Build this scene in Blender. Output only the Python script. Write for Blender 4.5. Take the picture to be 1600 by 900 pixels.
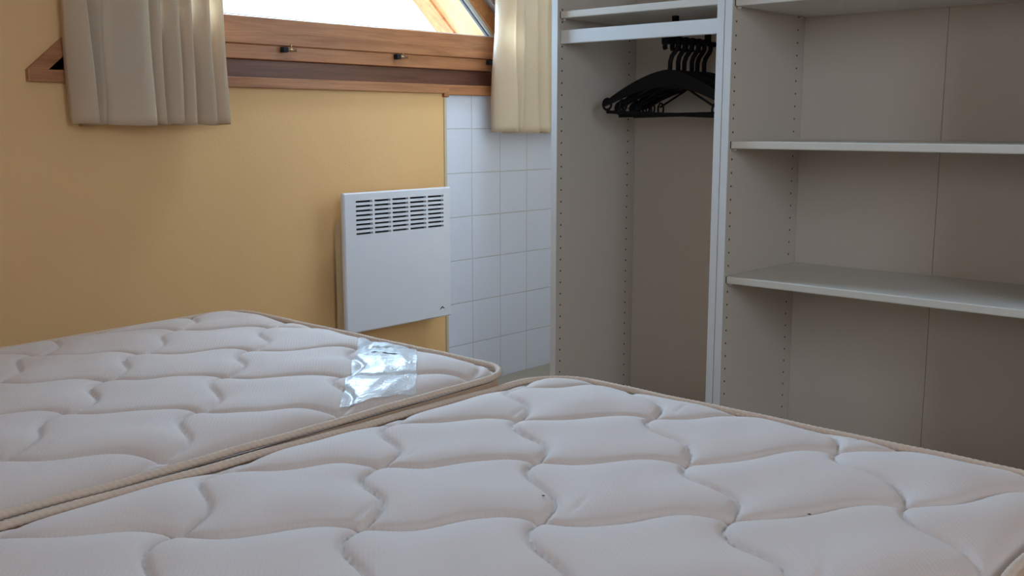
import bpy, bmesh, math, random
import numpy as np
from mathutils import Vector, Matrix
random.seed(4)
for o in list(bpy.data.objects): bpy.data.objects.remove(o)
scn = bpy.context.scene
COL = scn.collection
PI = math.pi
EYE = 0.94                      # camera height above the floor, metres

# ------------------------------------------------------------------ camera
cd = bpy.data.cameras.new('camera'); cam = bpy.data.objects.new('camera', cd); COL.objects.link(cam)
cd.sensor_width = 36.0; cd.lens = 36.0; cd.clip_start = 0.02
cam.location = (0, 0, EYE)
cam.rotation_euler = (PI/2 - math.radians(9.16), 0, math.radians(42.4 - 90))
scn.camera = cam

# ------------------------------------------------------------------ light and exposure
scn.view_settings.view_transform = 'Standard'
scn.view_settings.look = 'None'
scn.view_settings.exposure = 0.12
scn.view_settings.gamma = 1.0
scn.view_settings.use_curve_mapping = False
w = bpy.data.worlds.new('sky'); scn.world = w; w.use_nodes = True
bg = w.node_tree.nodes['Background']
bg.inputs[0].default_value = (0.76, 0.88, 1.0, 1); bg.inputs[1].default_value = 1.9

def area(name, loc, target, sx, sy, power, col):
    l = bpy.data.lights.new(name, 'AREA'); l.shape = 'RECTANGLE'; l.size = sx; l.size_y = sy
    l.energy = power; l.color = col
    o = bpy.data.objects.new(name, l); COL.objects.link(o); o.location = loc
    o.rotation_euler = (Vector(target) - Vector(loc)).to_track_quat('-Z', 'Y').to_euler()
    return o
# roof-window and gable daylight; front and left openings are added to light the closets
FRONT_OPENING = (-0.30, 0.70)  # unseen front-wall opening, added and set left to brighten closets and curtain
SKY = (2.05, 3.05, 1.88, 2.36)
CEIL = 2.35
SIDE = (-0.75, 0.65, 1.10, 2.10)      # added unseen opening in the left wall for the closet fill: y0, y1, z0, z1
area('front_fill', ((FRONT_OPENING[0]+FRONT_OPENING[1])/2, -1.69, 1.65), (1.6, 1.5, 1.0), 0.9, 0.95, 23, (0.66, 0.81, 1.0))
area('side_fill', (-1.86, -0.05, 1.62), (2.3, 1.0, 1.15), 1.3, 0.9, 7, (0.70, 0.85, 1.0))
area('roof_window_daylight', ((SKY[0]+SKY[1])/2, (SKY[2]+SKY[3])/2, CEIL+0.13), (2.1, 1.85, 0.6), 0.9, 0.42, 34, (0.58, 0.81, 1.0))
area('gable_daylight', (2.10, 3.35, 1.85), (1.5, 1.0, 0.6), 1.7, 1.1, 480, (0.44, 0.71, 1.0))

# ------------------------------------------------------------------ materials
def newmat(name):
    m = bpy.data.materials.new(name); m.use_nodes = True
    nt = m.node_tree; b = nt.nodes['Principled BSDF']
    return m, nt, b
def N(nt, t, **kw):
    n = nt.nodes.new(t)
    for k, v in kw.items():
        if k in n.inputs: n.inputs[k].default_value = v
        else: setattr(n, k, v)
    return n
def rgb(r, g, b):
    f = lambda c: ((c/255+0.055)/1.055)**2.4 if c/255 > 0.04045 else c/255/12.92
    return (f(r), f(g), f(b), 1)
def simple(name, col, rough=0.5, metal=0.0, noise=0.04, scale=30, bump=0.0, bscale=200, spec=0.5):
    m, nt, b = newmat(name)
    tc = N(nt, 'ShaderNodeTexCoord'); nz = N(nt, 'ShaderNodeTexNoise', Scale=scale, Detail=4.0)
    nt.links.new(tc.outputs['Object'], nz.inputs['Vector'])
    mx = N(nt, 'ShaderNodeMix', data_type='RGBA')
    c2 = tuple(c*(1-noise*3) for c in col[:3])+(1,)
    mx.inputs[6].default_value = col; mx.inputs[7].default_value = c2
    nt.links.new(nz.outputs['Fac'], mx.inputs[0]); nt.links.new(mx.outputs[2], b.inputs['Base Color'])
    b.inputs['Roughness'].default_value = rough; b.inputs['Metallic'].default_value = metal
    b.inputs['Specular IOR Level'].default_value = spec
    if bump:
        n2 = N(nt, 'ShaderNodeTexNoise', Scale=bscale, Detail=3.0); nt.links.new(tc.outputs['Object'], n2.inputs['Vector'])
        bp = N(nt, 'ShaderNodeBump', Strength=bump, Distance=0.002); nt.links.new(n2.outputs['Fac'], bp.inputs['Height'])
        nt.links.new(bp.outputs['Normal'], b.inputs['Normal'])
    return m
def wood(name, c1, c2, rough=0.4, axis=(2.0, 40.0, 40.0)):
    m, nt, b = newmat(name)
    tc = N(nt, 'ShaderNodeTexCoord'); mp = N(nt, 'ShaderNodeMapping'); mp.inputs['Scale'].default_value = axis
    nt.links.new(tc.outputs['Object'], mp.inputs['Vector'])
    nz = N(nt, 'ShaderNodeTexNoise', Scale=1.5, Detail=8.0, Roughness=0.65, Distortion=0.6)
    nt.links.new(mp.outputs[0], nz.inputs['Vector'])
    cr = N(nt, 'ShaderNodeValToRGB'); cr.color_ramp.elements[0].position = 0.3; cr.color_ramp.elements[1].position = 0.72
    cr.color_ramp.elements[0].color = c1; cr.color_ramp.elements[1].color = c2
    nt.links.new(nz.outputs['Fac'], cr.inputs[0]); nt.links.new(cr.outputs[0], b.inputs['Base Color'])
    b.inputs['Roughness'].default_value = rough
    bp = N(nt, 'ShaderNodeBump', Strength=0.15, Distance=0.001); nt.links.new(nz.outputs['Fac'], bp.inputs['Height'])
    nt.links.new(bp.outputs['Normal'], b.inputs['Normal'])
    return m
M = {}
M['yellow'] = simple('ochre_wallpaper', rgb(238, 191, 134), 0.65, noise=0.02, scale=6, bump=0.25, bscale=260)
M['plaster'] = simple('pale_plaster', rgb(226, 196, 152), 0.8, noise=0.02, bump=0.2)
M['ceiling'] = simple('ceiling_paint', rgb(222, 220, 216), 0.85)
M['melamine'] = simple('ivory_melamine', rgb(208, 194, 180), 0.42, noise=0.01, bump=0.08, bscale=500)
M['edge'] = simple('white_edge_band', rgb(222, 222, 222), 0.35, noise=0.01)
M['shelfm'] = simple('white_shelf_board', rgb(218, 212, 202), 0.35, noise=0.01)
M['hole'] = simple('pin_hole_dark', rgb(38, 30, 26), 0.8)
M['whitemetal'] = simple('white_enamel', rgb(228, 228, 238), 0.38, noise=0.01, scale=10)
M['creammetal'] = simple('cream_enamel', rgb(206, 190, 160), 0.45, noise=0.01)
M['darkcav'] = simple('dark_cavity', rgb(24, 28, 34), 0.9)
M['logo'] = simple('logo_ink', rgb(30, 44, 54), 0.5)
M['wood'] = wood('varnished_pine', rgb(138, 84, 52), rgb(190, 130, 88))
M['woodv'] = wood('varnished_pine_upright', rgb(156, 100, 58), rgb(212, 154, 100), axis=(14.0, 40.0, 14.0))
M['woodshade'] = wood('dark_pine_shade_tinted', rgb(84, 50, 40), rgb(122, 78, 62))  # darker stain, with the shade of the window recess put into the colour
M['woodlight'] = wood('pale_outer_board', rgb(190, 150, 100), rgb(214, 180, 130), axis=(3, 20, 3))
M['brass'] = simple('aged_brass', rgb(172, 140, 110), 0.3, metal=0.9)
M['steel'] = simple('grey_steel', rgb(150, 150, 155), 0.35, metal=0.8)
M['black'] = simple('black_plastic', rgb(7, 7, 13), 0.55, spec=0.2)
M['gasket'] = simple('white_glazing_bead', rgb(210, 214, 214), 0.5)
M['greybead'] = simple('grey_glazing_seal', rgb(96, 100, 104), 0.5)
M['curtain_rod'] = simple('brown_rod', rgb(110, 70, 44), 0.5)
M['base'] = simple('beige_divan_cloth', rgb(176, 156, 134), 0.9, bump=0.3)
M['floor'] = simple('beige_floor_vinyl', rgb(160, 146, 128), 0.5, noise=0.06, scale=60)
M['piping'] = simple('tan_piping_cord', rgb(216, 190, 170), 0.8, bump=0.4, bscale=700)
M['border'] = simple('tan_mattress_border', rgb(214, 178, 148), 0.85, bump=0.3, bscale=400)
M['ink'] = simple('faded_print', rgb(196, 198, 196), 0.5)
M['speck'] = simple('dark_speck', rgb(50, 45, 45), 0.8)

# glass that lets daylight in
m, nt, b = newmat('window_glass'); M['glass'] = m
nt.nodes.remove(b)
tr = N(nt, 'ShaderNodeBsdfTransparent'); gl = N(nt, 'ShaderNodeBsdfGlossy', Roughness=0.02)
mx = N(nt, 'ShaderNodeMixShader'); mx.inputs[0].default_value = 0.05
nt.links.new(tr.outputs[0], mx.inputs[1]); nt.links.new(gl.outputs[0], mx.inputs[2])
nt.links.new(mx.outputs[0], nt.nodes['Material Output'].inputs[0])

# mattress ticking: fine diagonal ribs
m, nt, b = newmat('quilted_ticking'); M['ticking'] = m
tc = N(nt, 'ShaderNodeTexCoord'); mp = N(nt, 'ShaderNodeMapping'); mp.inputs['Rotation'].default_value = (0, 0, math.radians(-50))
nt.links.new(tc.outputs['Object'], mp.inputs['Vector'])
dn = N(nt, 'ShaderNodeTexNoise', Scale=9.0, Detail=1.0)
nt.links.new(mp.outputs[0], dn.inputs['Vector'])
wv = N(nt, 'ShaderNodeTexWave', Scale=58.0, Distortion=2.2, Detail=2.0); wv.bands_direction = 'Y'; wv.inputs['Detail Scale'].default_value = 3.0
nt.links.new(mp.outputs[0], wv.inputs['Vector'])
nz = N(nt, 'ShaderNodeTexNoise', Scale=450.0, Detail=3.0); nt.links.new(tc.outputs['Object'], nz.inputs['Vector'])
ad = N(nt, 'ShaderNodeMath', operation='MULTIPLY_ADD'); ad.inputs[1].default_value = 0.7
nt.links.new(nz.outputs['Fac'], ad.inputs[0]); nt.links.new(wv.outputs['Fac'], ad.inputs[2])
bp = N(nt, 'ShaderNodeBump', Strength=0.16, Distance=0.0010); nt.links.new(ad.outputs[0], bp.inputs['Height'])
nt.links.new(bp.outputs['Normal'], b.inputs['Normal'])
n3 = N(nt, 'ShaderNodeTexNoise', Scale=5.0, Detail=3.0); nt.links.new(tc.outputs['Object'], n3.inputs['Vector'])
mc = N(nt, 'ShaderNodeMix', data_type='RGBA'); mc.inputs[6].default_value = rgb(214, 198, 192); mc.inputs[7].default_value = rgb(204, 186, 176)
nt.links.new(n3.outputs['Fac'], mc.inputs[0]); nt.links.new(mc.outputs[2], b.inputs['Base Color'])
b.inputs['Roughness'].default_value = 0.85; b.inputs['Sheen Weight'].default_value = 0.1
b.inputs['Subsurface Weight'].default_value = 0.22; b.inputs['Subsurface Scale'].default_value = 0.012; b.inputs['Subsurface Radius'].default_value = (1.0, 0.5, 0.28)

# white wall tiles, 15 cm, laid from the corner of the ochre panel
m, nt, b = newmat('white_tiles'); M['tiles'] = m
geo = N(nt, 'ShaderNodeNewGeometry'); sp = N(nt, 'ShaderNodeSeparateXYZ'); nt.links.new(geo.outputs['Position'], sp.inputs[0])
def grout(out, off, size):
    a = N(nt, 'ShaderNodeMath', operation='SUBTRACT'); a.inputs[1].default_value = off; nt.links.new(out, a.inputs[0])
    d = N(nt, 'ShaderNodeMath', operation='DIVIDE'); d.inputs[1].default_value = size; nt.links.new(a.outputs[0], d.inputs[0])
    f = N(nt, 'ShaderNodeMath', operation='FRACT'); nt.links.new(d.outputs[0], f.inputs[0])
    p = N(nt, 'ShaderNodeMath', operation='PINGPONG'); p.inputs[1].default_value = 0.5; nt.links.new(f.outputs[0], p.inputs[0])
    s = N(nt, 'ShaderNodeMapRange'); s.inputs[1].default_value = 0.004; s.inputs[2].default_value = 0.016
    nt.links.new(p.outputs[0], s.inputs[0]); return s.outputs[0]
gx = grout(sp.outputs[0], 2.593, 0.146); gz = grout(sp.outputs[2], EYE-0.942, 0.1535)
mn = N(nt, 'ShaderNodeMath', operation='MINIMUM'); nt.links.new(gx, mn.inputs[0]); nt.links.new(gz, mn.inputs[1])
mc = N(nt, 'ShaderNodeMix', data_type='RGBA'); mc.inputs[6].default_value = rgb(190, 192, 196); mc.inputs[7].default_value = rgb(222, 225, 242)
nt.links.new(mn.outputs[0], mc.inputs[0]); nt.links.new(mc.outputs[2], b.inputs['Base Color'])
bp = N(nt, 'ShaderNodeBump', Strength=0.5, Distance=0.0015); nt.links.new(mn.outputs[0], bp.inputs['Height']); nt.links.new(bp.outputs['Normal'], b.inputs['Normal'])
b.inputs['Roughness'].default_value = 0.3

# curtain cloth, a little light passes through
m, nt, b = newmat('curtain_cloth'); M['curtain'] = m
tc = N(nt, 'ShaderNodeTexCoord'); nz = N(nt, 'ShaderNodeTexNoise', Scale=300.0, Detail=2.0); nt.links.new(tc.outputs['Object'], nz.inputs['Vector'])
mc = N(nt, 'ShaderNodeMix', data_type='RGBA'); mc.inputs[6].default_value = rgb(244, 228, 206); mc.inputs[7].default_value = rgb(230, 212, 188)
nt.links.new(nz.outputs['Fac'], mc.inputs[0]); nt.links.new(mc.outputs[2], b.inputs['Base Color']); b.inputs['Roughness'].default_value = 0.9
bp = N(nt, 'ShaderNodeBump', Strength=0.2, Distance=0.0008); nt.links.new(nz.outputs['Fac'], bp.inputs['Height']); nt.links.new(bp.outputs['Normal'], b.inputs['Normal'])
tl = N(nt, 'ShaderNodeBsdfTranslucent'); nt.links.new(mc.outputs[2], tl.inputs[0])
mx = N(nt, 'ShaderNodeMixShader'); mx.inputs[0].default_value = 0.5
nt.links.new(b.outputs[0], mx.inputs[1]); nt.links.new(tl.outputs[0], mx.inputs[2]); nt.links.new(mx.outputs[0], nt.nodes['Material Output'].inputs[0])

# clear adhesive film
m, nt, b = newmat('clear_film'); M['film'] = m
b.inputs['Base Color'].default_value = rgb(236, 240, 246); b.inputs['Roughness'].default_value = 0.24
b.inputs['Specular IOR Level'].default_value = 0.5
tc = N(nt, 'ShaderNodeTexCoord'); nz = N(nt, 'ShaderNodeTexNoise', Scale=42.0, Detail=4.0, Distortion=2.5); nt.links.new(tc.outputs['Object'], nz.inputs['Vector'])
bp = N(nt, 'ShaderNodeBump', Strength=0.6, Distance=0.003); nt.links.new(nz.outputs['Fac'], bp.inputs['Height']); nt.links.new(bp.outputs['Normal'], b.inputs['Normal'])
tr = N(nt, 'ShaderNodeBsdfTransparent'); mx = N(nt, 'ShaderNodeMixShader'); mx.inputs[0].default_value = 0.74
nt.links.new(tr.outputs[0], mx.inputs[1]); nt.links.new(b.outputs[0], mx.inputs[2]); nt.links.new(mx.outputs[0], nt.nodes['Material Output'].inputs[0])

# ------------------------------------------------------------------ mesh helpers
class MB:
    def __init__(s): s.v = []; s.f = []; s.mi = []; s.sm = []
    def add(s, vs, fs, mi=0, smooth=False):
        o = len(s.v); s.v += [tuple(map(float, p)) for p in vs]
        for f in fs: s.f.append([i+o for i in f]); s.mi.append(mi); s.sm.append(smooth)
    def box(s, lo, hi, mi=0, bev=0.0):
        bm = bmesh.new(); bmesh.ops.create_cube(bm, size=1)
        for v in bm.verts: v.co = Vector([(lo[i]+hi[i])/2 + v.co[i]*(hi[i]-lo[i]) for i in range(3)])
        if bev: bmesh.ops.bevel(bm, geom=bm.edges[:], offset=bev, segments=2, affect='EDGES', profile=0.5)
        bm.verts.index_update(); s.add([v.co for v in bm.verts], [[v.index for v in f.verts] for f in bm.faces], mi); bm.free()
    def prism(s, pts, axis, a, b, mi=0):
        """polygon pts (two coordinates) pushed along axis from a to b"""
        def P(p, t):
            if axis == 'Y': return (p[0], t, p[1])
            if axis == 'X': return (t, p[0], p[1])
            return (p[0], p[1], t)
        n = len(pts); vs = [P(p, a) for p in pts]+[P(p, b) for p in pts]
        s.add(vs, [list(range(n))[::-1], list(range(n, 2*n))]+[[i, (i+1) % n, n+(i+1) % n, n+i] for i in range(n)], mi)
    def tube(s, path, r, n=8, closed=False, mi=0, radii=None):
        path = [Vector(p) for p in path]; L = len(path); vs = []; fs = []
        up = Vector((0, 0, 1)); prev = None
        for i, p in enumerate(path):
            if closed: t = path[(i+1) % L]-path[i-1]
            else: t = path[min(i+1, L-1)]-path[max(i-1, 0)]
            t.normalize()
            if prev is None:
                a = t.cross(up)
                if a.length < 0.1: a = t.cross(Vector((1, 0, 0)))
            else: a = prev - t*prev.dot(t)
            a.normalize(); prev = a; b2 = t.cross(a)
            rr = radii[i] if radii else r
            for k in range(n):
                q = 2*PI*k/n; vs.append(p+(a*math.cos(q)+b2*math.sin(q))*rr)
        for i in range(L if closed else L-1):
            j = (i+1) % L
            for k in range(n): fs.append([i*n+k, i*n+(k+1) % n, j*n+(k+1) % n, j*n+k])
        if not closed: fs += [list(range(n))[::-1], [(L-1)*n+k for k in range(n)]]
        s.add(vs, fs, mi, True)
    def build(s, name, mats, parent=None, loc=None):
        me = bpy.data.meshes.new(name); me.from_pydata(s.v, [], s.f)
        if not isinstance(mats, (list, tuple)): mats = [mats]
        for m in mats: me.materials.append(m)
        me.polygons.foreach_set('material_index', s.mi); me.polygons.foreach_set('use_smooth', s.sm)
        bm = bmesh.new(); bm.from_mesh(me); bmesh.ops.recalc_face_normals(bm, faces=bm.faces); bm.to_mesh(me); bm.free()
        o = bpy.data.objects.new(name, me); COL.objects.link(o)
        if parent: o.parent = parent; o.matrix_parent_inverse = Matrix.Identity(4)
        if loc: o.location = loc
        return o
def empty(name, loc=(0, 0, 0), rz=0):
    o = bpy.data.objects.new(name, None); COL.objects.link(o); o.location = loc; o.rotation_euler = (0, 0, rz); o.empty_display_size = 0.1
    return o
def tag(o, label=None, cat=None, group=None, kind=None):
    for k, v in (('label', label), ('category', cat), ('group', group), ('kind', kind)):
        if v: o[k] = v
    return o
def Z(z): return z+EYE          # heights measured from the camera's eye level

# ------------------------------------------------------------------ room shell
YW = 2.56; XL = -1.7; XR = 3.42; YF = -1.65; XP = 2.53
# trapezoid window opening in the gable wall
HB = Z(0.128); HT = Z(0.80); SL = 0.88
def hole(z, d=0.0):             # left and right edge of the opening at height z, shrunk by d
    t = (z-HB)/SL
    return 1.112+d*1.4+t, 3.03-d*1.4-t
mb = MB()
l0, r0 = hole(HB); l1, r1 = hole(HT); XT = 2.447
mb.prism([(XL, 0), (XT, 0), (XT, HB), (XL, HB)], 'Y', YW-0.012, YW+0.14)
mb.prism([(XL, HB), (l0, HB), (l1, HT), (l1, CEIL), (XL, CEIL)], 'Y', YW-0.012, YW+0.14)
mb.prism([(l1, HT), (r1, HT), (r1, CEIL), (l1, CEIL)], 'Y', YW-0.012, YW+0.14)
tag(mb.build('wall_back', M['yellow']), kind='structure')
mb = MB()
mb.prism([(XT, 0), (XR, 0), (XR, HB), (XT, HB)], 'Y', YW, YW+0.14)
mb.prism([(r0, HB), (XR, HB), (XR, CEIL), (r1, CEIL), (r1, HT)], 'Y', YW, YW+0.14)
tag(mb.build('wall_alcove', M['tiles']), kind='structure')
mb = MB(); mb.box((XR, 1.7, 0), (XR+0.1, YW+0.14, CEIL)); tag(mb.build('wall_alcove_end', M['tiles']), kind='structure')
mb = MB(); mb.box((XP, YF, 0), (XP+0.1, 1.80, CEIL)); mb.box((XP+0.1, 1.70, 0), (XR, 1.80, CEIL)); tag(mb.build('wall_right', M['plaster']), kind='structure')
mb = MB(); s0, s1, s2, s3 = SIDE
mb.box((XL-0.1, YF-0.1, 0), (XL, s0, CEIL)); mb.box((XL-0.1, s1, 0), (XL, YW+0.14, CEIL)); mb.box((XL-0.1, s0, 0), (XL, s1, s2)); mb.box((XL-0.1, s0, s3), (XL, s1, CEIL)); tag(mb.build('wall_left', M['plaster']), kind='structure')
mb = MB()
d0, d1 = FRONT_OPENING; dz0, dz1 = 1.12, 2.18
mb.box((XL, YF-0.1, 0), (d0, YF, CEIL)); mb.box((d1, YF-0.1, 0), (XP+0.1, YF, CEIL))
mb.box((d0, YF-0.1, dz1), (d1, YF, CEIL)); mb.box((d0, YF-0.1, 0), (d1, YF, dz0))
tag(mb.build('wall_front', M['plaster']), kind='structure')
mb = MB(); mb.box((XL-0.1, YF-0.1, -0.1), (XR+0.1, YW+0.14, 0)); tag(mb.build('floor', M['floor']), kind='structure')
mb = MB(); sx0, sx1, sy0, sy1 = SKY
mb.box((XL-0.1, YF-0.1, CEIL), (sx0, YW+0.14, CEIL+0.1)); mb.box((sx1, YF-0.1, CEIL), (XR+0.1, YW+0.14, CEIL+0.1))
mb.box((sx0, YF-0.1, CEIL), (sx1, sy0, CEIL+0.1)); mb.box((sx0, sy1, CEIL), (sx1, YW+0.14, CEIL+0.1))
tag(mb.build('ceiling', M['ceiling']), kind='structure')
# thin ochre edge strip closing the wall panel
mb = MB(); mb.box((2.445, YW-0.017, 0), (2.457, YW+0.0, HB-0.032), bev=0.002); tag(mb.build('trim_1', M['creammetal']), kind='structure')

# ------------------------------------------------------------------ gable window
win = empty('window_1', (0, 0, 0)); tag(win, kind='structure')
# bottom trim board: over the ochre panel, then set back over the tiles
mb = MB(); mb.box((1.062, YW-0.030, Z(0.098)), (2.440, YW-0.010, Z(0.1275)), bev=0.002)
mb.box((2.462, YW-0.016, Z(0.094)), (3.10, YW+0.001, Z(0.1275)), bev=0.002)
mb.box((2.440, YW-0.024, Z(0.086)), (2.462, YW+0.0, Z(0.126)), bev=0.002)
mb.build('sill_trim', M['wood'], win)
# side trims following the slopes
for sgn in (0, 1):
    mb = MB()
    z0, z1 = Z(0.1275), HT+0.04
    def e(z, d):
        l, r = hole(z); return (l-d, z) if sgn == 0 else (r+d, z)
    wd = 0.066 if sgn else 0.048
    mb.prism([e(z0, 0.0), e(z1, 0.0), e(z1, wd), e(z0, wd)], 'Y', YW-0.028, YW-0.010)
    mb.build('side_trim', M['wood'], win)
mb = MB(); l, r = hole(HT); mb.box((l-0.06, YW-0.028, HT), (r+0.06, YW-0.010, HT+0.05)); mb.build('top_trim', M['wood'], win)
# fixed frame
mb = MB(); mb.box((1.13, YW+0.045, Z(0.128)), (3.02, YW+0.10, Z(0.182)), bev=0.002); mb.build('lower_frame', M['woodshade'], win)
mb = MB(); mb.box((1.19, YW+0.022, Z(0.182)), (2.718, YW+0.10, Z(0.223)), bev=0.002); mb.build('frame_ledge', M['wood'], win)
for sgn in (0, 1):
    mb = MB()
    def e(z, d):
        l, r = hole(z); return (l+d, z) if sgn == 0 else (r-d, z)
    mb.prism([e(Z(0.13), 0.0), e(HT, 0.0), e(HT, 0.055), e(Z(0.13), 0.055)], 'Y', YW+0.045, YW+0.10)
    mb.build('side_frame', M['woodshade'], win)
mb = MB(); mb.box((2.722, YW+0.050, Z(0.184)), (2.99, YW+0.10, Z(0.300))); mb.build('corner_block', M['woodshade'], win)
# opening sash
sash = empty('sash'); sash.parent = win
zb, zt = Z(0.2235), HT-0.03; gb = Z(0.301)
mb = MB(); mb.box((1.26, YW+0.016, zb), (2.90, YW+0.06, gb), bev=0.003); mb.build('bottom_rail', M['wood'], sash)
for sgn in (0, 1):
    mb = MB()
    GR = 2.735-0.0
    def e(z, d):
        x = GR-(z-gb)/SL
        return (x+d, z) if sgn else (4.16-x-d, z)
    mb.prism([e(gb, 0.008), e(zt, 0.008), e(zt, 0.085), e(gb, 0.085)], 'Y', YW+0.016, YW+0.06); mb.build('side_rail', M['woodv'], sash)
    mb = MB(); mb.prism([e(gb, -0.010), e(zt, -0.010), e(zt, 0.008), e(gb, 0.008)], 'Y', YW+0.026, YW+0.045)
    mb.build('glazing_bead', M['gasket'], sash)
    mb = MB(); mb.prism([e(gb, -0.018), e(zt, -0.018), e(zt, -0.010), e(gb, -0.010)], 'Y', YW+0.034, YW+0.045)
    mb.build('glazing_seal', M['greybead'], sash)
lx = 4.16-(GR-(zt-gb)/SL); rx = GR-(zt-gb)/SL
mb = MB(); mb.box((lx-0.08, YW+0.016, zt-0.05), (rx+0.08, YW+0.06, zt+0.02), bev=0.003); mb.build('top_rail', M['wood'], sash)
mb = MB(); mb.box((4.16-GR, YW+0.03, gb-0.001), (GR, YW+0.046, gb+0.004)); mb.build('glazing_bead', M['gasket'], sash)
mb = MB(); mb.prism([(4.16-GR, gb-0.005), (GR, gb-0.005), (rx, zt), (lx, zt)], 'Y', YW+0.046, YW+0.050); tag(mb.build('pane', M['glass'], sash), kind=None)
# latch pins on the ledge
for x in (1.847, 2.287, 2.72):
    z = Z(0.2125)
    pn = MB(); pn.tube([(x-0.013, YW+0.012, z), (x+0.020, YW+0.012, z)], 0.0042, 10); pn.tube([(x+0.004, YW+0.012, z), (x+0.004, YW+0.016, z+0.018)], 0.0018, 8)
    h = pn.build('hinge_pin', M['brass'], win)
    kb = MB(); kb.box((x-0.030, YW+0.004, z-0.008), (x-0.013, YW+0.024, z+0.008), bev=0.002); kb.build('hinge_barrel', M['darkcav'], h)
# exterior reveal boards seen through the glass
for sgn in (0, 1):
    def e(z, d):
        x = GR+0.018-(z-gb)/SL
        return (x+d, z) if sgn else (4.16-x-d, z)
    mb = MB(); mb.prism([e(gb-0.02, 0.0), e(HT+0.08, 0.0), e(HT+0.08, 0.03), e(gb-0.02, 0.03)], 'Y', YW+0.064, YW+0.205); mb.build('outer_reveal', M['woodlight'], win)
    mb = MB(); mb.prism([e(gb-0.04, -0.016), e(HT+0.08, -0.016), e(HT+0.08, 0.04), e(gb-0.04, 0.04)], 'Y', YW+0.205, YW+0.285); mb.build('outer_edge_board', M['woodv'], win)

# ------------------------------------------------------------------ added front and left openings, and roof window
w2 = empty('added_front_window'); tag(w2, kind='structure')  # added frame around the front fill light
mb = MB()
for a, c in (((d0, YF-0.09, dz0), (d0+0.07, YF-0.02, dz1)), ((d1-0.07, YF-0.09, dz0), (d1, YF-0.02, dz1)),
             ((d0, YF-0.09, dz0), (d1, YF-0.02, dz0+0.08)), ((d0, YF-0.09, dz1-0.07), (d1, YF-0.02, dz1))): mb.box(a, c)
mb.build('window_frame', M['wood'], w2)
mb = MB(); mb.box((d0+0.07, YF-0.06, dz0+0.08), (d1-0.07, YF-0.055, dz1-0.07)); mb.build('pane', M['glass'], w2)
w4 = empty('added_left_window'); tag(w4, kind='structure')  # added frame around the left fill light, unseen
mb = MB(); k = 0.06
for a, c in (((XL-0.09, s0, s2), (XL-0.02, s0+k, s3)), ((XL-0.09, s1-k, s2), (XL-0.02, s1, s3)),
             ((XL-0.09, s0, s2), (XL-0.02, s1, s2+k)), ((XL-0.09, s0, s3-k), (XL-0.02, s1, s3))): mb.box(a, c)
mb.build('window_frame', M['wood'], w4)
mb = MB(); mb.box((XL-0.055, s0+k, s2+k), (XL-0.050, s1-k, s3-k)); mb.build('pane', M['glass'], w4)
w3 = empty('window_3'); tag(w3, kind='structure')
mb = MB(); k = 0.05
for a, c in (((sx0, sy0, CEIL), (sx0+k, sy1, CEIL+0.1)), ((sx1-k, sy0, CEIL), (sx1, sy1, CEIL+0.1)),
             ((sx0, sy0, CEIL), (sx1, sy0+k, CEIL+0.1)), ((sx0, sy1-k, CEIL), (sx1, sy1, CEIL+0.1))): mb.box(a, c)
mb.build('window_frame', M['wood'], w3)
mb = MB(); mb.box((sx0+k, sy0+k, CEIL+0.06), (sx1-k, sy1-k, CEIL+0.065)); mb.build('pane', M['glass'], w3)

# ------------------------------------------------------------------ closets
XF = 2.150; XB = 2.512; HC = 2.12; PT = 0.019
def side_panel(name, y0, y1, parent, hole_face):
    """panel between y0 and y1; hole_face: y of the face that carries the pin holes, or None"""
    mb = MB(); mb.box((XF+0.002, y0, 0), (XB, y1, HC), 0); mb.box((XF, y0, 0), (XF+0.002, y1, HC), 1)
    faces = hole_face if isinstance(hole_face, tuple) else (hole_face,)
    for hf in faces:
        sg = -1 if abs(hf-y0) < abs(hf-y1) else 1
        for x in (2.170, 2.475):
            for i in range(55):
                z = Z(0.170)+0.032*(i-31)
                if z < 0.12 or z > HC-0.05: continue
                n = 8; vs = [(x+0.0026*math.cos(2*PI*k/n), hf+sg*0.0004, z+0.0026*math.sin(2*PI*k/n)) for k in range(n)]
                vs += [(p[0], hf, p[2]) for p in vs]
                mb.add(vs, [list(range(n))]+[[k, (k+1) % n, n+(k+1) % n, n+k] for k in range(n)], 2)
    return mb.build(name, [M['melamine'], M['edge'], M['hole']], parent)
def closet(name, y0, y1, shelves, seams):
    c = empty(name, (0, 0, 0))
    side_panel('side_panel', y0, y0+PT, c, y0+PT); side_panel('side_panel', y1-PT, y1, c, y1-PT)
    a, b2 = y0+PT, y1-PT
    edges = [a]+sorted(seams)+[b2]; mb = MB()
    for p, q in zip(edges[:-1], edges[1:]): mb.box((XB-0.002, p+0.0006, 0.08), (XB+0.008, q-0.0006, HC), 0)
    mb.build('back_panel', M['melamine'], c)
    mb = MB(); mb.box((XF+0.03, a, 0), (XF+0.045, b2, 0.08)); mb.build('plinth', M['melamine'], c)
    mb = MB(); mb.box((XF+0.004, a, 0.08), (XB-0.003, b2, 0.099)); mb.build('bottom_board', M['shelfm'], c)
    mb = MB(); mb.box((XF+0.004, a, HC-0.019), (XB-0.003, b2, HC)); mb.build('top_board', M['shelfm'], c)
    for z0, z1 in shelves:
        mb = MB(); mb.box((XF+0.010, a+0.0015, z0), (XB-0.004, b2-0.0015, z1), 0, bev=0.0025)
        sh = mb.build('shelf', M['shelfm'], c)
        for y, s in ((a, 1), (b2, -1)):
            for x in (2.170, 2.475):
                mb = MB(); mb.tube([(x, y, z0-0.003), (x, y+s*0.012, z0-0.003)], 0.0028, 8); mb.build('shelf_pin', M['melamine'], sh)
            mb = MB(); mb.box((XF+0.0105, min(y, y+s*0.0014), z0+0.001), (XF+0.03, max(y, y+s*0.0014), z1-0.001)); mb.build('edge_clip', M['hole'], sh)
    return c
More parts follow.
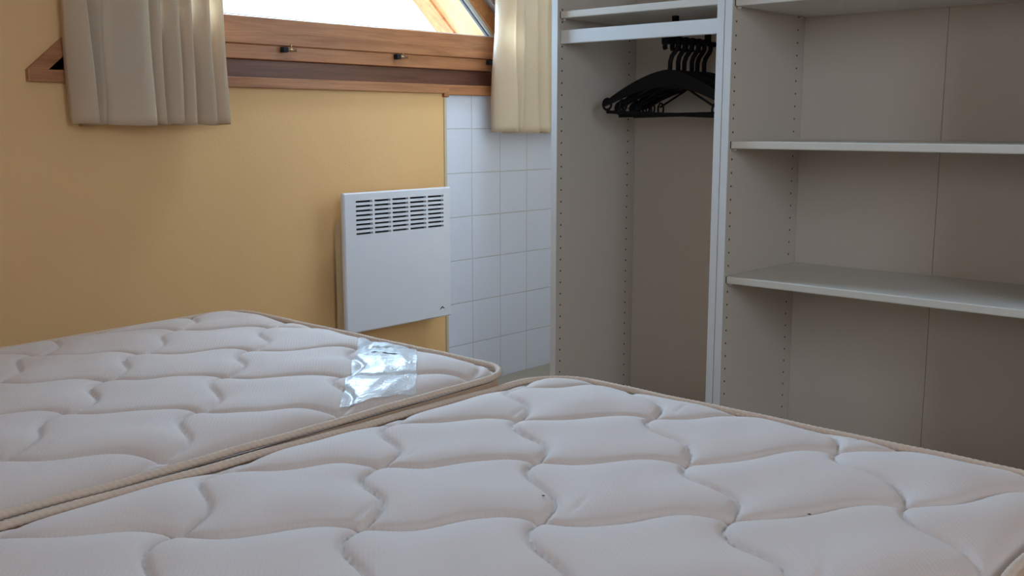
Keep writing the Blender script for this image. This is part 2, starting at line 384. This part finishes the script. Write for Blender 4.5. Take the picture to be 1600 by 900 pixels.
hang_c = closet('wardrobe', 1.2925, 1.8185, [(Z(0.2745), Z(0.293))], [1.345])
tag(hang_c, 'tall narrow ivory open wardrobe unit with high shelf and hanging space, beside the tiled alcove', 'wardrobe')
open_c = closet('shelving_unit', 0.5260, 1.2905, [(Z(-0.3845), Z(-0.3665)), (Z(-0.0605), Z(-0.0425)), (Z(0.2675), Z(0.2855)), (Z(0.60), Z(0.618)), (Z(-0.70), Z(-0.682))][:4], [0.908])
tag(open_c, 'wide ivory open shelving unit with empty adjustable shelves, right of the hanging wardrobe', 'shelving unit')
# front bar and pull-out rod under the wardrobe's shelf
mb = MB(); mb.box((XF+0.012, 1.3125, Z(0.2085)), (XF+0.026, 1.7985, Z(0.2440)), bev=0.002); mb.build('front_bar', M['edge'], hang_c)
ROD_Y, ROD_Z = 1.532, Z(0.212)
mb = MB(); mb.tube([(2.275, ROD_Y, ROD_Z), (2.505, ROD_Y, ROD_Z)], 0.007, 12)
mb.box((2.262, ROD_Y-0.012, ROD_Z-0.012), (2.278, ROD_Y+0.012, ROD_Z+0.012), bev=0.003)
mb.box((2.30, ROD_Y-0.006, ROD_Z+0.005), (2.315, ROD_Y+0.006, Z(0.2745))); mb.box((2.46, ROD_Y-0.006, ROD_Z+0.005), (2.475, ROD_Y+0.006, Z(0.2745)))
tag(mb.build('pull_out_rod', M['black'], hang_c), label='black pull-out hanging rod')

# ------------------------------------------------------------------ clothes hangers
def hanger_meshes():
    top = EYE*0  # local origin: where the hook rests on the rod
    hk = MB(); pts = []
    R = 0.019
    for i in range(15):
        a = math.radians(-30+i*(240/14)); pts.append((0, R*math.cos(a), -0.007+(-0.0)+R*math.sin(a)-0.003))
    # stem down from the open hook
    pts = pts[::1]
    pts += [(0, -0.012, -0.026), (0, -0.004, -0.036), (0, 0, -0.050), (0, 0, -0.085)]
    hk.tube(pts, 0.0064, 8)
    fr = MB(); W = 0.199; zt = -0.075; zb = -0.187
    # arms: flat sloping shoulders swept from neck to tips
    for s in (-1, 1):
        prof = []
        for i in range(13):
            t = i/12; y = s*(0.0+W*t); z = zt+0.008-0.093*(t**1.55)-0.004
            h = 0.036*(1-t)**0.8+0.010; th = 0.0065*(1-0.25*t)
            prof.append((y, z, h, th))
        vs = []; fs = []
        for y, z, h, th in prof: vs += [(-th, y, z), (th, y, z), (th, y, z-h), (-th, y, z-h)]
        for i in range(12):
            for k in range(4): fs.append([i*4+k, i*4+(k+1) % 4, (i+1)*4+(k+1) % 4, (i+1)*4+k])
        fs += [[3, 2, 1, 0], [48, 49, 50, 51]]
        fr.add(vs, fs, 0, False)
        # rounded tip loop and strap notch
        ty, tz = s*(W-0.012), zb+0.010
        fr.tube([(0, ty+0.013*math.cos(a), tz+0.011+0.015*math.sin(a)) for a in [2*PI*k/14 for k in range(14)]], 0.0035, 6, closed=True)
        ly = s*(W-0.062)
        fr.tube([(0, ly+0.009*math.cos(a), zb+0.016+0.017*math.sin(a)) for a in [2*PI*k/14 for k in range(14)]], 0.0028, 6, closed=True)
        fr.tube([(0, s*0.055, zt-0.045), (0, s*(W-0.060), zb+0.022)], 0.0030, 6)
    br = MB(); br.box((-0.0035, -W+0.012, zb-0.004), (0.0035, W-0.012, zb+0.005), bev=0.001)
    return hk, fr, br
hk, fr, br = hanger_meshes()
proto = empty('clothes_hanger')
h1 = hk.build('hook', M['black'], proto); h2 = fr.build('shoulder', M['black'], proto); h3 = br.build('trouser_bar', M['black'], proto)
HP = [(2.292, 0.09, 0.010), (2.324, 0.03, -0.004), (2.357, 0.08, 0.006), (2.389, 0.02, -0.006), (2.420, 0.07, 0.004), (2.452, 0.01, 0.0)]
HL = ['front black plastic clothes hanger on the wardrobe rod, nearest the room', 'black plastic clothes hanger directly behind the front one on the rod',
      'third black plastic clothes hanger from the front of the wardrobe rod', 'black plastic clothes hanger third from the back of the wardrobe rod',
      'black plastic clothes hanger just ahead of the rearmost one on the rod', 'rearmost black plastic clothes hanger, closest to the wardrobe back']
for i, (x, rz, dy) in enumerate(HP):
    if i == 0: o = proto
    else:
        o = proto.copy(); COL.objects.link(o)
        for ch in (h1, h2, h3):
            c = ch.copy(); COL.objects.link(c); c.parent = o; c.matrix_parent_inverse = Matrix.Identity(4)
    o.location = (x, ROD_Y, ROD_Z-0.0035); o.rotation_euler = (dy*4, 0, rz)
    tag(o, HL[i], 'clothes hanger', 'black hangers on the wardrobe rod')

# ------------------------------------------------------------------ wall convector heater
ht = empty('convector_heater', (0, 0, 0))
tag(ht, 'white wall-mounted electric convector heater with slotted top grille below the window', 'heater')
x0, x1, zz0, zz1 = 1.941, 2.390, Z(-0.6455), Z(-0.2105); ya, yb = 2.460, 2.474
cols = [(1.987, 2.053), (2.061, 2.127), (2.134, 2.201), (2.209, 2.279), (2.287, 2.357)]
rows = [Z(-0.2385-0.0141*i) for i in range(8)]
xs = [x0, x0+0.004]; zs = [zz0, zz0+0.004]
for a, c in cols: xs += [a, c]
xs += [x1-0.004, x1]
for r_ in reversed(rows): zs += [r_-0.0032, r_+0.0032]
zs += [zz1-0.004, zz1]
def is_hole(i, j): return any(abs(xs[i]-a) < 1e-6 for a, c in cols) and any(abs(zs[j]+0.0-(r_-0.0032)) < 1e-6 for r_ in rows)
mb = MB(); vs = []; idx = {}
def V(i, j, back):
    k = (i, j, back)
    if k not in idx:
        edge = i in (0, len(xs)-1) or j in (0, len(zs)-1)
        y = yb if back else (ya+0.004 if edge else ya)
        idx[k] = len(vs); vs.append((xs[i], y, zs[j]))
    return idx[k]
fs = []; nx, nz_ = len(xs)-1, len(zs)-1
solid = lambda i, j: 0 <= i < nx and 0 <= j < nz_ and not is_hole(i, j)
for i in range(nx):
    for j in range(nz_):
        if not solid(i, j): continue
        fs.append([V(i, j, 0), V(i+1, j, 0), V(i+1, j+1, 0), V(i, j+1, 0)])
        fs.append([V(i, j, 1), V(i, j+1, 1), V(i+1, j+1, 1), V(i+1, j, 1)])
        for (di, dj, p, q) in ((-1, 0, (i, j), (i, j+1)), (1, 0, (i+1, j+1), (i+1, j)), (0, -1, (i+1, j), (i, j)), (0, 1, (i, j+1), (i+1, j+1))):
            if not solid(i+di, j+dj): fs.append([V(*p, 0), V(*q, 0), V(*q, 1), V(*p, 1)])
mb.add(vs, fs)
fp = mb.build('front_panel', M['whitemetal'], ht)
# mountain mark low on the right of the panel
mb = MB(); lx_, lz_ = 2.346, Z(-0.6195)
mb.prism([(lx_-0.012, lz_), (lx_-0.002, lz_+0.010), (lx_+0.001, lz_+0.011), (lx_+0.012, lz_+0.002), (lx_+0.007, lz_+0.002), (lx_+0.001, lz_+0.0065), (lx_-0.005, lz_+0.002)], 'Y', ya-0.0006, ya+0.0005)
tag(mb.build('logo', M['logo'], ht), label='small dark mountain mark')
mb = MB(); ci, co = x0+0.012, x1-0.012
mb.prism([(yb, Z(-0.218)), (2.490, Z(-0.218)), (2.492, Z(-0.262)), (2.497, Z(-0.285)), (2.522, Z(-0.318)), (2.522, Z(-0.636)), (yb, Z(-0.640))], 'X', ci, co)
mb.build('casing', M['creammetal'], ht)
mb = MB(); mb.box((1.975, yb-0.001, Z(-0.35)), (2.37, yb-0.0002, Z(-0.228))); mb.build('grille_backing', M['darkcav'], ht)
mb = MB(); mb.box((2.02, 2.520, Z(-0.56)), (2.06, YW-0.012, Z(-0.34))); mb.build('wall_bracket', M['steel'], ht)
mb = MB(); mb.box((2.27, 2.520, Z(-0.56)), (2.31, YW-0.012, Z(-0.34))); mb.build('wall_bracket', M['steel'], ht)

# ------------------------------------------------------------------ curtains
ZREF = Z(0.31)
def curtain(parent, folds, zt, zb, y0, label):
    """folds: (x left top, x right top, x left bottom, x right bottom, y offset left, y offset right) each a soft fold whose right edge laps back"""
    cols_ = []
    for (a, b2, c, d, ya_, yb_) in folds:
        w_t, w_b = b2-a, d-c
        for t, dep in ((0.0, 0.012), (0.06, 0.004), (0.25, -0.004), (0.5, -0.010), (0.75, -0.016), (0.92, -0.018), (0.99, -0.014), (1.0, -0.006), (0.95, 0.004), (0.90, 0.012)):
            yo = ya_*(1-t)+yb_*t
            cols_.append((a+w_t*t, c+w_b*t, yo+dep*1.7))
    # resample smoothly
    nz2 = 46; vs = []; n = len(cols_)
    for j in range(nz2+1):
        u = j/nz2; z = zt+(zb-zt)*u; s = (ZREF-z)/(ZREF-zb); s = s if s > 0 else 0.25*s
        for i, (xt, xb_, yy) in enumerate(cols_):
            x = xt*(1-s)+xb_*s
            amp = 0.75+0.5*u
            x += 0.0025*math.sin(u*5+i*0.35)
            y = y0+yy*amp+0.003*math.sin(u*9+i*0.21)+0.0022*math.sin(u*17+i*0.5)
            zz = z + (0.003*math.sin(i*0.45) if j == nz2 else 0)
            vs.append((x, y, zz))
    fs = []
    for j in range(nz2):
        for i in range(n-1): fs.append([j*n+i, j*n+i+1, (j+1)*n+i+1, (j+1)*n+i])
    mb = MB(); mb.add(vs, fs, 0, True); o = mb.build('cloth', M['curtain'], parent)
    md = o.modifiers.new('thick', 'SOLIDIFY'); md.thickness = 0.0012; md.offset = 0
    return o
def CX(px, py=190, y=2.485):
    """x of the fold edge on the curtain's own plane from its bearing"""
    k = (px-800)/1600.0/(0.98725+(450-py)/1600.0*0.1592); c, s = math.cos(math.radians(42.4)), math.sin(math.radians(42.4))
    return y*(c+k*s)/(s-k*c)
CY = 2.478; ZT = 1.92
def mk(lst): return [(CX(a, 0), CX(b2, 0), CX(c, 200), CX(d, 200), p, q) for (a, b2, c, d, p, q) in lst]
cl = empty('curtain', (0, 0, 0)); tag(cl, 'wide cream pleated curtain hanging left of the window over the ochre wall', 'curtain')
curtain(cl, mk([(102, 126, 120, 144, 0.010, -0.002), (118, 160, 138, 168, 0.030, 0.030), (155, 216, 164, 230, -0.010, -0.012), (210, 239, 228, 251, 0.0, 0.0),
                (236, 266, 249, 277, 0.004, 0.002), (262, 288, 275, 299, 0.002, 0.0), (284, 316, 297, 327, 0.004, 0.0), (309, 340, 320, 351, 0.008, 0.006)]),
        ZT-0.02, Z(-0.004), CY, '')
cr_ = empty('curtain', (0, 0, 0)); tag(cr_, 'narrow cream pleated curtain hanging right of the window over the white tiles', 'curtain')
curtain(cr_, mk([(777, 795, 774, 795, 0.0, -0.004), (793, 812, 795, 807, 0.014, 0.010), (810, 829, 804, 830, 0.0, 0.0), (828, 846, 829, 847, 0.0, -0.002), (845, 868, 846, 870, 0.02, 0.02), (866, 890, 868, 890, 0.01, 0.01)]),
        ZT-0.02, Z(-0.034), CY, '')
rod = empty('curtain_rod', (0, 0, 0)); tag(rod, 'long brown curtain rod above the gable window carrying both cream curtains', 'curtain rod')
mb = MB(); mb.tube([(0.98, CY, ZT), (3.20, CY, ZT)], 0.012, 14); mb.build('rod', M['curtain_rod'], rod)
for x in (1.0, 3.18):
    mb = MB(); mb.tube([(x, CY, ZT), (x, YW+0.0, ZT)], 0.008, 8); mb.build('bracket', M['curtain_rod'], rod)
for c, xs_ in ((cl, [CX(p) for p in (104, 150, 200, 250, 300, 340)]), (cr_, [CX(p) for p in (782, 815, 850, 885)])):
    for x in xs_:
        mb = MB(); mb.tube([(x, CY+0.016*math.cos(a), ZT+0.016*math.sin(a)-0.003) for a in [2*PI*k/14 for k in range(14)]], 0.0018, 6, closed=True); mb.build('curtain_ring', M['brass'], c)

# ------------------------------------------------------------------ mattresses
LQ = 0.2079; D1 = np.array([1, -1])/math.sqrt(2); D2 = np.array([-1, -1])/math.sqrt(2)
def quilt(x, y, node):
    """height of the quilted top at world x, y"""
    px, py = x-node[0], y-node[1]
    wx = 0.006*np.sin(9*x+3*y)+0.004*np.sin(17*y-5*x+1); wy = 0.006*np.sin(8*y-4*x+2)+0.004*np.sin(15*x+6*y)
    px = px+wx; py = py+wy
    s = px*D1[0]+py*D1[1]; t = px*D2[0]+py*D2[1]
    u = np.clip((s-0.21)/0.21, 0, 2)*(1.0 if node[1] < 1.3 else 0.0)     # the nearer cover is stretched towards its open corner
    t = t+0.040*u; s = s-0.010*u
    q = 2*PI/LQ
    # lines along D1: perpendicular offset measured along -D2
    c1 = t-0.0130*np.sin(q*s); g1 = 0.0130*q*np.cos(q*s)
    c2 = s+0.0180*np.sin(q*t); g2 = 0.0180*q*np.cos(q*t)
    f1 = np.abs((c1/LQ+0.5) % 1-0.5)*LQ/np.sqrt(1+g1*g1)
    f2 = np.abs((c2/LQ+0.5) % 1-0.5)*LQ/np.sqrt(1+g2*g2)
    arc = lambda f, w_: np.sqrt(np.clip(1-(1-np.clip(f/w_, 0, 1))**2, 0, 1))
    a = 0.50*arc(f1, 0.012)+0.50*arc(f1, 0.070); b2 = 0.55*arc(f2, 0.011)+0.45*arc(f2, 0.050)
    h = 0.0250*a*(0.30+0.70*b2)
    dome = np.clip(np.minimum(f1, f2)/0.075, 0, 1)
    h = h+0.0018*np.sin(dome*PI/2)
    h += 0.0012*np.sin(31*x+11*y+2*np.sin(13*y))*a+0.0009*np.sin(53*y-23*x+3*np.sin(11*x))*a
    # a few soft pull wrinkles crossing the long side of each puff
    cs = (s/LQ+0.5) % 1-0.5; ct = (t/LQ) % 1
    cell = np.floor(s/LQ+0.5)*3.7+np.floor(t/LQ)*1.9
    wr = np.exp(-((cs-0.10-0.12*np.sin(cell)+0.55*(ct-0.85))/0.018)**2)*np.exp(-((ct-0.84)/0.10)**2)
    h -= 0.0035*wr*(0.4+0.6*np.sin(cell*2.3)**2)
    return h
def mattress(label, X0, X1, Y0, Y1, ztop, rc, node, zb, tiltf, specks=(), edge_in=0.088, puff=1.0):
    root = empty('mattress', (0, 0, 0)); tag(root, label, 'mattress', None)
    hx, hy = (X1-X0)/2, (Y1-Y0)/2; cx_, cy_ = (X0+X1)/2, (Y0+Y1)/2
    step = 0.0045; nx_ = int(2*hx/step); ny_ = int(2*hy/step)
    # denser rows near the rim
    U = np.linspace(-1, 1, nx_)*hx; Vv = np.linspace(-1, 1, ny_)*hy
    gx_, gy_ = np.meshgrid(U, Vv)
    ax, ay = np.abs(gx_)-(hx-rc), np.abs(gy_)-(hy-rc)
    cm = (ax > 0) & (ay > 0); a_ = np.where(cm, ax, 1)/rc; b_ = np.where(cm, ay, 1)/rc
    k_ = np.where(cm, np.maximum(a_, b_)/np.hypot(a_, b_), 1.0)
    nxx = np.where(cm, np.sign(gx_)*(hx-rc+a_*k_*rc), gx_); nyy = np.where(cm, np.sign(gy_)*(hy-rc+b_*k_*rc), gy_)
    de = np.minimum(hx-np.abs(gx_), hy-np.abs(gy_))         # distance to the rim (square metric follows the rounding)
    wxx, wyy = nxx+cx_, nyy+cy_
    e = np.clip((de-0.013)/edge_in, 0, 1); roll = np.sqrt(np.clip(1-(1-e)**2, 0, 1))
    H = puff*quilt(wxx, wyy, node)
    z = ztop+tiltf(wxx, wyy)-0.004+roll*(0.002+H)
    vs = np.stack([wxx, wyy, z], -1).reshape(-1, 3)
    ii = np.arange((ny_-1)*(nx_)).reshape(ny_-1, nx_)[:, :-1].reshape(-1)
    fs = np.stack([ii, ii+1, ii+nx_+1, ii+nx_], -1)
    me = bpy.data.meshes.new('quilted_top'); me.from_pydata(vs.tolist(), [], fs.tolist()); me.materials.append(M['ticking'])
    me.polygons.foreach_set('use_smooth', [True]*len(me.polygons))
    top = bpy.data.objects.new('quilted_top', me); COL.objects.link(top); top.parent = root
    # outline of the rim
    out = []
    for (qx, qy, a0) in ((hx-rc, hy-rc, 0), (-hx+rc, hy-rc, 90), (-hx+rc, -hy+rc, 180), (hx-rc, -hy+rc, 270)):
        for k in range(13):
            a = math.radians(a0+k*7.5); out.append(np.array([cx_+qx+rc*math.cos(a), cy_+qy+rc*math.sin(a)]))
    P = np.array(out+[out[0]]); seg = np.hypot(*(P[1:]-P[:-1]).T); cum = np.concatenate([[0], np.cumsum(seg)])
    def rim(step_):
        n = int(cum[-1]/step_); s = np.arange(n)*cum[-1]/n
        return np.stack([np.interp(s, cum, P[:, 0]), np.interp(s, cum, P[:, 1])], -1), s
    # twisted cord piping, top and bottom
    for lvl, stp in ((0, 0.0016), (1, 0.008)):
        pts, s = rim(stp); n = len(pts); m_ = 12; r0_ = 0.0052
        tan = np.roll(pts, -1, 0)-np.roll(pts, 1, 0); tan /= np.hypot(*tan.T)[:, None]; nrm = np.stack([tan[:, 1], -tan[:, 0]], -1)
        zc = (ztop+0.0035+tiltf(pts[:, 0], pts[:, 1])) if lvl == 0 else np.full(n, zb+0.004)
        th = np.arange(m_)*2*PI/m_
        rr = r0_*(1+0.30*np.abs(np.sin(1.5*(th[None, :])+PI*s[:, None]/0.0095))-0.10) if lvl == 0 else np.full((n, m_), r0_)
        wob = 0.0012*np.sin(s*21)+0.0008*np.sin(s*47)
        X = pts[:, 0:1]+nrm[:, 0:1]*(rr*np.cos(th)+0.002+wob[:, None]); Y = pts[:, 1:2]+nrm[:, 1:2]*(rr*np.cos(th)+0.002+wob[:, None]); Zz = zc[:, None]+rr*np.sin(th)
        vv = np.stack([X, Y, Zz], -1).reshape(-1, 3); i0 = np.repeat(np.arange(n), m_); k0 = np.tile(np.arange(m_), n)
        i1 = (i0+1) % n; k1 = (k0+1) % m_
        ff = np.stack([i0*m_+k0, i0*m_+k1, i1*m_+k1, i1*m_+k0], -1)
        me = bpy.data.meshes.new('piping'); me.from_pydata(vv.tolist(), [], ff.tolist()); me.materials.append(M['piping'])
        me.polygons.foreach_set('use_smooth', [True]*len(me.polygons))
        o = bpy.data.objects.new('piping', me); COL.objects.link(o); o.parent = root
    # side border and underside
    pts, s = rim(0.02); n = len(pts); tan = np.roll(pts, -1, 0)-np.roll(pts, 1, 0); tan /= np.hypot(*tan.T)[:, None]; nrm = np.stack([tan[:, 1], -tan[:, 0]], -1)
    mb = MB(); vs = []; L_ = 9
    for j in range(L_):
        u = j/(L_-1)
        for i in range(n):
            zt_ = ztop-0.006+float(tiltf(pts[i, 0], pts[i, 1])); b3 = 0.006*math.sin(PI*u)*0.6-0.002
            vs.append((pts[i, 0]+nrm[i, 0]*b3, pts[i, 1]+nrm[i, 1]*b3, zt_*(1-u)+(zb)*u))
    fs = [[j*n+i, j*n+(i+1) % n, (j+1)*n+(i+1) % n, (j+1)*n+i] for j in range(L_-1) for i in range(n)]
    fs.append([(L_-1)*n+i for i in range(n)])
    mb.add(vs, fs, 0, True); mb.build('side_border', M['border'], root)
    def hgt(x, y):
        x = np.asarray(x, float); y = np.asarray(y, float)
        de2 = np.minimum(hx-np.abs(x-cx_), hy-np.abs(y-cy_)); e2 = np.clip((de2-0.013)/edge_in, 0, 1); r2 = np.sqrt(np.clip(1-(1-e2)**2, 0, 1))
        return ztop+tiltf(x, y)-0.004+r2*(0.002+puff*quilt(x, y, node))
    for (sx_, sy_) in specks:
        mb = MB(); zz = max(float(hgt(sx_+dx, sy_+dy)) for dx in (-0.003, 0, 0.003) for dy in (-0.003, 0, 0.003))+0.0004
        mb.add([(sx_+0.0022*math.cos(a), sy_+0.0022*math.sin(a), zz) for a in [2*PI*k/8 for k in range(8)]]+[(sx_, sy_, zz+0.0008)], [[k, (k+1) % 8, 8] for k in range(8)])
        tag(mb.build('lint_speck', M['speck'], root), label='tiny dark speck of lint')
    return root, hgt
NODE_N = (1.146, 1.018); NODE_F = (0.814, 1.695)
ZB = 0.28
near, hn = mattress('nearer bare cream quilted mattress without tape, in the foreground', -0.48, 1.432, 0.296, 1.204, Z(-0.468), 0.10, NODE_N, ZB,
                    lambda x, y: 0.0*x, specks=((0.902, 0.772), (1.068, 0.508)))
far, hf = mattress('farther bare cream quilted mattress with clear tape stuck near its corner, by the heater', -0.55, 1.352, 1.226, 2.135, Z(-0.462), 0.075, NODE_F, ZB,
                   lambda x, y: 0.010*np.clip((x-0.6)/0.7, 0, 1.1))
# clear film stuck over the far mattress near its foot
def film(name, quad, mat, parent, lift, nu=70, nv=70, rag=0.0):
    A, B, C_, D_ = [np.array(q) for q in quad]
    vs = []
    for j in range(nv+1):
        v = j/nv
        for i in range(nu+1):
            u = i/nu; p = A*(1-u)*(1-v)+B*u*(1-v)+C_*u*v+D_*(1-u)*v
            if rag: p = p+rag*np.array([math.sin(v*23+u*3), math.cos(u*19+v*5)])*(1 if (i in (0, nu) or j in (0, nv)) else 0.3)
            h = float(hf(p[0], p[1])); h2 = float(np.mean([hf(p[0]+dx, p[1]+dy) for dx, dy in ((0.01, 0), (-0.01, 0), (0, 0.01), (0, -0.01))]))
            cr = 0.0014*abs(math.sin(9*u+7*v+2*math.sin(6*v)))**3
            vs.append((p[0], p[1], max(h+0.0006, 0.35*h+0.65*h2)+lift+cr))
    fs = [[j*(nu+1)+i, j*(nu+1)+i+1, (j+1)*(nu+1)+i+1, (j+1)*(nu+1)+i] for j in range(nv) for i in range(nu)]
    mb = MB(); mb.add(vs, fs, 0, True); return mb.build(name, mat, parent)
tp = film('adhesive_tape', [(1.318, 1.625), (1.338, 1.478), (1.122, 1.242), (0.978, 1.262)], M['film'], far, 0.0012, rag=0.0015)
tag(tp, label='shiny clear tape patch with wrinkles')
lb = film('faded_label', [(1.292, 1.555), (1.300, 1.500), (1.235, 1.415), (1.215, 1.47)], M['ink'], tp, 0.0022, 24, 24)

# ------------------------------------------------------------------ bed bases
def bed_base(X0, X1, Y0, Y1, label):
    r = empty('bed_base', ((X0+X1)/2, (Y0+Y1)/2, 0)); tag(r, label, 'bed base'); a, b2 = (X1-X0)/2, (Y1-Y0)/2
    mb = MB(); mb.box((-a, -b2, 0.12), (a, b2, ZB-0.003), bev=0.012); mb.build('divan', M['base'], r)
    for sx_ in (-1, 1):
        for sy_ in (-1, 1):
            mb = MB(); x, y = sx_*(a-0.10), sy_*(b2-0.10); mb.tube([(x, y, 0.0), (x, y, 0.125)], 0.025, 12, radii=[0.020, 0.028]); mb.build('leg', M['wood'], r)
    return r
bed_base(-0.46, 1.40, 0.315, 1.195, 'low beige bed base under the nearer mattress')
bed_base(-0.53, 1.33, 1.240, 2.115, 'low beige bed base under the farther mattress')
